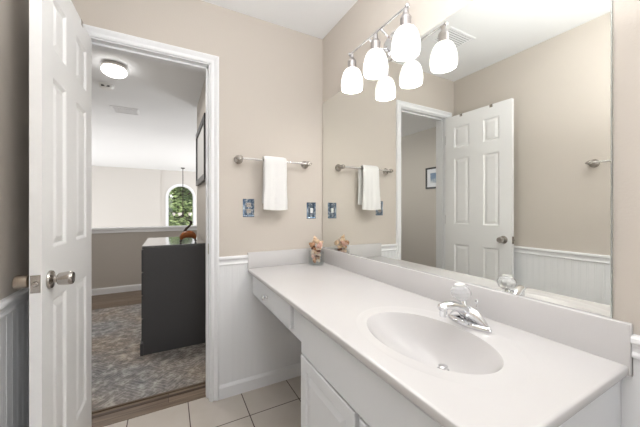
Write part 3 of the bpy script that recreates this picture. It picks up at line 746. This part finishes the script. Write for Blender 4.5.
# ------------------------------------------------------------------ switch and outlet plates
def wall_plate(name, xc, zc, label, cat, toggle):
    t = thing(name, label, cat, (xc, YB, zc))
    bm = bmesh.new(); rows = []
    for hw, hh, h in ((.037, .059, .0003), (.037, .059, .002), (.034, .056, .005), (.030, .052, .0055), (.027, .049, .0045)):
        rows.append([bm.verts.new((xc + a * hw, YB - h, zc + b * hh)) for a, b in ((-1, -1), (1, -1), (1, 1), (-1, 1))])
    for p, q in zip(rows, rows[1:]):
        for k in range(4): bm.faces.new((p[k], p[(k + 1) % 4], q[(k + 1) % 4], q[k]))
    bm.faces.new(rows[-1]); bm.faces.new(rows[0])
    link_mesh('cover_plate', bm, M['plate'], t)
    if toggle:
        bm = B(xc - .010, xc + .010, YB - .0065, YB - .004, zc - .018, zc + .018, bev=.001)
        link_mesh('switch_collar', bm, M['white_plastic'], t)
        bm = B(xc - .0045, xc + .0045, YB - .016, YB - .006, zc - .002, zc + .013, bev=.0015)
        link_mesh('toggle', bm, M['white_plastic'], t)
    else:
        for dz in (.0195, -.0195):
            bm = B(xc - .0155, xc + .0155, YB - .0068, YB - .004, zc + dz - .0145, zc + dz + .0145, bev=.002)
            s = link_mesh('outlet_face', bm, M['nickel'], t)
            bm = bmesh.new()
            for dx in (-.006, .006): box(bm, xc + dx - .001, xc + dx + .001, YB - .0071, YB - .0066, zc + dz - .002, zc + dz + .006)
            link_mesh('slot', bm, M['dark'], s)
    for dz in ((.045, -.045) if toggle else (0,)):
        bm = lathe(bmesh.new(), [(0, 0), (.003, 0), (.003, .001), (0, .0014)], (xc, YB - .0045, zc + dz), (0, -1, 0), 12)
        link_mesh('screw', bm, M['chrome'], t)
wall_plate('power_outlet', .4605, 1.185, 'blue and chrome outlet plate on the back wall, nearer the door', 'outlet', False)
wall_plate('light_switch', .916, 1.167, 'blue and chrome plate with a white toggle switch beside the mirror', 'light switch', True)

# ------------------------------------------------------------------ vanity light
vl = thing('vanity_light', 'chrome three shade bath bar light with frosted bell glass above mirror', 'wall light', (XR, 1.09, 2.01))
bm = lathe(bmesh.new(), [(0, .0005), (.078, .0005), (.080, .006), (.074, .014), (.060, .018), (.052, .024), (0, .026)], (XR, 1.09, 2.012), (-1, 0, 0), 40, sx=1, sy=.80, uv=((0, 1, 0), (0, 0, 1)))
link_mesh('backplate', bm, M['chrome'], vl, smooth=True)
for dy in (-.045, .045):
    bm = tube(bmesh.new(), [(XR - .02, 1.09 + dy * .7, 2.000), (XR - .05, 1.09 + dy, 1.998), (XR - .09, 1.09 + dy, 2.010), (.886, 1.09 + dy, 2.028)], .0065, 10)
    link_mesh('arm', bm, M['chrome'], vl, smooth=True)
bm = tube(bmesh.new(), [(.884, 1.300, 2.030), (.884, .878, 2.030)], .0055, 12)
br_ = link_mesh('bar', bm, M['chrome'], vl, smooth=True)
for y, s in ((1.300, 1), (.878, -1)):
    bm = lathe(bmesh.new(), [(0, 0), (.008, 0), (.0105, .004), (.0105, .010), (.007, .014), (0, .016)], (.884, y - s * .004, 2.030), (0, s, 0), 16)
    link_mesh('finial', bm, M['chrome'], br_, smooth=True)
bell = [(.023, .146), (.033, .142), (.043, .132), (.0525, .113), (.0595, .086), (.0635, .060), (.0650, .036), (.0635, .014), (.0605, .002), (.059, 0), (.0575, .002), (.0595, .014), (.061, .036), (.0595, .060), (.0555, .086), (.0485, .112), (.039, .130), (.029, .139), (.020, .141), (.020, .146)]
bell = [(r * .935, h * .79) for r, h in bell]
for y in (1.287, 1.087, .888):
    bm = lathe(bmesh.new(), [(0, 0), (.021, 0), (.0225, .004), (.0225, .034), (.0235, .036), (.0235, .042), (.019, .052), (.012, .060), (.010, .082), (0, .083)], (.886, y, 1.943), (0, 0, 1), 24)
    sk = link_mesh('socket', bm, M['socket'], vl, smooth=True)
    bm = lathe(bmesh.new(), bell, (.886, y, 1.831), (0, 0, 1), 40)
    link_mesh('lamp_shade', bm, M['shade'], sk, smooth=True, angle=60)
    bm = lathe(bmesh.new(), [(0, 0), (.012, .003), (.022, .012), (.026, .026), (.022, .038), (.014, .048), (.012, .062), (0, .062)], (.886, y, 1.880), (0, 0, 1), 20)
    link_mesh('bulb', bm, M['bulb'], sk, smooth=True)
    light('vanity_bulb', 'POINT', (.886, y, 1.852), (0, 0, 0), 2.5, (1, .965, .925), shadow_soft_size=.03)

# ------------------------------------------------------------------ ceiling registers, smoke detector, hall light
def register(name, x0, x1, y0, y1, label, along_x=True, nslat=9):
    t = thing(name, label, 'air vent', ((x0 + x1) / 2, (y0 + y1) / 2, ZC))
    bm = sweep(bmesh.new(), [(x0, y0), (x1, y0), (x1, y1), (x0, y1)], [(0, 0), (0, .002), (.006, .006), (.020, .006), (.022, .003), (.022, 0)], lambda u, v, h: Vector((u, v, ZC - .0003 - h)), closed=True)
    link_mesh('frame', bm, M['trim'], t)
    link_mesh('backing', B(x0 + .02, x1 - .02, y0 + .02, y1 - .02, ZC - .0012, ZC - .0004), M['dark'], t)
    for i in range(nslat):
        if along_x:
            y = y0 + .024 + (y1 - y0 - .048) * (i + .5) / nslat; d = (y1 - y0) / nslat * .27
            pts = [(x0 + .02, y - d, ZC - .0014), (x1 - .02, y - d, ZC - .0014), (x1 - .02, y + d * .8, ZC - .0035), (x0 + .02, y + d * .8, ZC - .0035)]
        else:
            x = x0 + .024 + (x1 - x0 - .048) * (i + .5) / nslat; d = (x1 - x0) / nslat * .27
            pts = [(x - d, y0 + .02, ZC - .0014), (x - d, y1 - .02, ZC - .0014), (x + d * .8, y1 - .02, ZC - .006), (x + d * .8, y0 + .02, ZC - .006)]
        bm = bmesh.new(); f = bm.faces.new([bm.verts.new(p) for p in pts]); r = bmesh.ops.extrude_face_region(bm, geom=[f]); bmesh.ops.translate(bm, verts=[v for v in r['geom'] if isinstance(v, bmesh.types.BMVert)], vec=(0, 0, -.001))
        link_mesh('slat', bm, M['trim'], t)
register('air_vent', .010, .290, 1.300, 1.480, 'white slotted air vent in the bathroom ceiling, seen in the mirror', True, 7)
register('air_vent', -.630, -.335, 4.235, 4.50, 'white slotted air vent in the hall ceiling beyond the doorway', True, 8)
sd = thing('smoke_detector', 'round white smoke detector on the hall ceiling past the lit lamp', 'smoke detector', (-.555, 3.56, ZC))
bm = lathe(bmesh.new(), [(0, .0005), (.068, .0005), (.068, .010), (.060, .014), (.056, .030), (.048, .040), (.020, .044), (0, .044)], (-.555, 3.56, ZC), (0, 0, -1), 36)
link_mesh('housing', bm, M['white_plastic'], sd, smooth=True)
for dx in (-.022, .018):
    bm = B(-.555 + dx - .014, -.555 + dx + .014, 3.505, 3.512, ZC - .034, ZC - .022); link_mesh('vent_slot', bm, M['dark'], sd)
LX, LY = -.418, 3.03
hl = thing('ceiling_light', 'lit white mushroom glass flush light on the hall ceiling', 'ceiling light', (LX, LY, ZC))
bm = lathe(bmesh.new(), [(0, .0005), (.078, .0005), (.086, .006), (.090, .018), (.090, .034), (.080, .038), (0, .038)], (LX, LY, ZC), (0, 0, -1), 44)
link_mesh('metal_pan', bm, M['nickel'], hl, smooth=True)
bm = lathe(bmesh.new(), [(0, .039), (.076, .039), (.088, .044), (.094, .054), (.093, .066), (.084, .080), (.064, .093), (.036, .101), (0, .103)], (LX, LY, ZC), (0, 0, -1), 44)
link_mesh('glass_shade', bm, M['hall_glass'], hl, smooth=True)
light('hall_lamp', 'AREA', (LX, LY, ZC - .12), (0, 0, 0), 11, (1, .96, .9), shape='DISK', size=.16)

# ------------------------------------------------------------------ dresser, figurine, rug, pictures
DX0, DX1, DY0, DY1, DH = -.190, .285, 2.660, 3.400, .882
DB = .0085
ds = thing('dresser', 'charcoal grey dresser against the hall wall, side towards the doorway', 'dresser', ((DX0 + DX1) / 2, DY0, DB))
link_mesh('body', B(DX0 + .012, DX1, DY0, DY1, DB + .0005, DH - .022, bev=.002), M['dresser'], ds)
bm = B(DX0 + .002, DX1, DY0 - .003, DY1 + .003, DH - .022, DH, bev=.003)
link_mesh('top', bm, M['dresser_top'], ds)
bm = bmesh.new(); box(bm, DX0 - .010, DX0 + .012, DY0 - .004, DY1 + .004, DB + .0005, .105, bev=.002)
link_mesh('plinth', bm, M['dresser'], ds)
for i in range(4):
    z0 = .115 + i * .186
    d = link_mesh('drawer', B(DX0 - .002, DX0 + .012, DY0 + .02, DY1 - .02, z0, z0 + .176, bev=.003), M['dresser'], ds)

# carved bird: brown domed back on two dark feet, dark neck rising and bending over
FXc, FYc, FZ0 = .155, 2.80, DH + .0006
fg = thing('bird_figurine', 'carved brown and black wooden bird figurine on the charcoal dresser', 'figurine', (FXc, FYc, FZ0))
bm = bmesh.new()
pts = []; rad = []
for i in range(21):
    t = i / 20; a = pi * (1 - t); pts.append((FXc + .055 * cos(a), FYc, FZ0 + .026 + .046 * sin(a))); rad.append(.010 + .023 * sin(pi * t) ** .8)
tube(bm, pts, rad, 14)
link_mesh('body', bm, M['brown_wood'], fg, smooth=True, angle=60)
for s in (-1, 1):
    bm = tube(bmesh.new(), [(FXc + s * .055, FYc, FZ0 + .030), (FXc + s * .060, FYc, FZ0 + .012), (FXc + s * .064, FYc, FZ0 + .002)], [.0085, .009, .0095], 10)
    link_mesh('foot', bm, M['dark_wood'], fg, smooth=True)
bm = tube(bmesh.new(), [(FXc - .022, FYc, FZ0 + .080), (FXc - .026, FYc, FZ0 + .104), (FXc - .012, FYc, FZ0 + .124), (FXc + .012, FYc, FZ0 + .146), (FXc + .026, FYc, FZ0 + .168)], [.012, .012, .011, .010, .007], 12)
nk = link_mesh('neck', bm, M['dark_wood'], fg, smooth=True, angle=60)
bm = tube(bmesh.new(), [(FXc + .024, FYc, FZ0 + .160), (FXc + .026, FYc, FZ0 + .178), (FXc + .012, FYc, FZ0 + .192), (FXc - .010, FYc, FZ0 + .196)], [.009, .012, .008, .002], 12)
link_mesh('head', bm, M['dark_wood'], nk, smooth=True, angle=60)

rg = thing('area_rug', 'large faded grey and beige patterned rug on the hall floor', 'rug', (-.6, 2.95, 0))
link_mesh('pile', B(-1.45, .290, 2.065, 4.15, .0006, .008, bev=.002), M['rug'], rg)
bm = sweep(bmesh.new(), [(-1.45, 2.065), (.290, 2.065), (.290, 4.15), (-1.45, 4.15)], [(0, .0006), (0, .0088), (-.012, .0088), (-.014, .0006)], lambda u, v, h: Vector((u, v, h)), closed=True)
link_mesh('binding', bm, M['rug_edge'], rg)

art = mat('grey_print', srgb(190, 192, 196), .6); nt = art.node_tree
tc = nt.nodes.new('ShaderNodeTexCoord'); n_ = nt.nodes.new('ShaderNodeTexNoise'); n_.inputs['Scale'].default_value = 7; r_ = nt.nodes.new('ShaderNodeValToRGB')
r_.color_ramp.elements[0].position = .42; r_.color_ramp.elements[0].color = srgb(120, 140, 165); r_.color_ramp.elements[1].position = .6; r_.color_ramp.elements[1].color = srgb(205, 208, 212)
nt.links.new(tc.outputs['Object'], n_.inputs[0]); nt.links.new(n_.outputs[0], r_.inputs[0]); nt.links.new(r_.outputs[0], nt.nodes['Principled BSDF'].inputs['Base Color'])
art2 = mat('pale_canvas', srgb(205, 205, 204), .7, var=.06, vscale=5)
paper = mat('mat_board', srgb(226, 228, 234), .7)
def picture(label, place, u0, u1, z0, z1, fw, dep, matw, am):
    t = thing('framed_picture', label, 'picture', place((u0 + u1) / 2, z0, 0))
    bm = sweep(bmesh.new(), [(u0, z0), (u1, z0), (u1, z1), (u0, z1)], [(0, .0006), (0, dep), (fw, dep), (fw, .0006)], place, closed=True)
    link_mesh('frame', bm, M['black'], t)
    def slab(a, b, c, d, h0, h1):
        bm = bmesh.new(); v = [bm.verts.new(place(x, z, h)) for h in (h0, h1) for x, z in ((a, c), (b, c), (b, d), (a, d))]
        for f in ((0, 1, 2, 3), (4, 5, 6, 7), (0, 1, 5, 4), (1, 2, 6, 5), (2, 3, 7, 6), (3, 0, 4, 7)): bm.faces.new([v[i] for i in f])
        return bm
    if matw:
        link_mesh('mat_board', slab(u0 + fw, u1 - fw, z0 + fw, z1 - fw, .001, dep * .5), paper, t)
        link_mesh('print', slab(u0 + fw + matw, u1 - fw - matw, z0 + fw + matw, z1 - fw - matw, dep * .5, dep * .5 + .001), am, t)
    else:
        link_mesh('print', slab(u0 + fw, u1 - fw, z0 + fw, z1 - fw, .001, dep * .55), am, t)
picture('large black framed pale picture on the hall right wall above the dresser', lambda u, z, h: Vector((HR - h, u, z)), 2.72, 3.60, 1.445, 2.04, .055, .030, 0, art2)
picture('small black framed print with a white mat on the hall left wall', lambda u, z, h: Vector((HL + h, u, z)), 2.70, 3.175, 1.495, 1.825, .026, .018, .062, art)

# ------------------------------------------------------------------ foyer chandelier
cx_, cy_ = .385, 9.6
ch = thing('chandelier', 'dark iron chandelier hanging in front of the arched foyer window', 'chandelier', (cx_, cy_, ZC))
link_mesh('canopy', lathe(bmesh.new(), [(0, .0005), (.06, .0005), (.055, .02), (.02, .03), (0, .032)], (cx_, cy_, ZC), (0, 0, -1), 24), M['iron'], ch, smooth=True)
link_mesh('rod', tube(bmesh.new(), [(cx_, cy_, ZC - .03), (cx_, cy_, 1.10)], .010, 10), M['iron'], ch, smooth=True)
link_mesh('hub', lathe(bmesh.new(), [(0, 0), (.015, .01), (.04, .05), (.02, .10), (.035, .14), (.012, .2), (0, .2)], (cx_, cy_, .93), (0, 0, 1), 20), M['iron'], ch, smooth=True)
for i in range(5):
    a = i * 2 * pi / 5 + .5; c, s = cos(a), sin(a)
    P_ = [(cx_ + c * r, cy_ + s * r, z) for r, z in ((.02, 1.0), (.08, .95), (.15, .92), (.21, .93), (.245, .98))]
    ar = link_mesh('arm', tube(bmesh.new(), P_, .011, 8), M['iron'], ch, smooth=True)
    link_mesh('cup', lathe(bmesh.new(), [(0, 0), (.02, 0), (.035, .04), (.045, .09), (.040, .09), (.03, .04), (0, .01)], (cx_ + c * .245, cy_ + s * .245, .98), (0, 0, 1), 16), M['candle'], ar, smooth=True)

# ------------------------------------------------------------------ outdoors seen through the arched window
struct('ground', B(-30, 30, FY + .25, 50, -3.4, -2.9), M['lawn'])
def tree(x, y, zc, rx, rz, nleaf, label, sd_):
    rnd = random.Random(sd_)
    t = thing('garden_tree', label, 'tree', (x, y, -2.9))
    bm = tube(bmesh.new(), [(x, y, -2.9), (x + .05, y, -1.2), (x - .05, y + .05, .2), (x, y, zc)], [.22, .17, .13, .05], 10)
    for k in range(7):
        a = k * .9; zz = zc - .9 + k * .12
        tube(bm, [(x - .02, y, zz - .3), (x + cos(a) * rx * .4, y + sin(a) * rx * .4, zz + .15), (x + cos(a) * rx * .75, y + sin(a) * rx * .75, zz + .5)], [.06, .04, .015], 6)
    link_mesh('trunk', bm, M['bark'], t, smooth=True)
    bm = bmesh.new()
    cl = [(rnd.gauss(0, .42), rnd.gauss(0, .42), rnd.gauss(0, .45)) for _ in range(60)]
    for _ in range(nleaf):
        c = cl[rnd.randrange(60)]
        p = Vector((x + (c[0] + rnd.gauss(0, .13)) * rx, y + (c[1] + rnd.gauss(0, .13)) * rx, zc + (c[2] + rnd.gauss(0, .13)) * rz))
        d = Vector((rnd.gauss(0, 1), rnd.gauss(0, 1), rnd.gauss(0, .6))).normalized(); _, u, v = frame_of(d); L = rnd.uniform(.07, .14)
        bm.faces.new([bm.verts.new(q) for q in (p - u * L, p + v * L * .45 + d * L * .1, p + u * L, p - v * L * .45 + d * L * .1)])
    f = link_mesh('foliage', bm, M['leaf'], t); f['kind'] = 'stuff'
tree(.35, 14.0, 1.7, 1.15, 1.5, 7000, 'leafy green tree straight beyond the arched window, nearest of the trees', 3)
tree(.75, 19.0, 1.7, 1.5, 2.2, 8000, 'leafy green tree behind the nearest one, outside the arched window', 5)
tree(1.1, 25.0, 1.9, 2.1, 2.8, 8000, 'leafy green tree farthest off outside the arched window', 9)
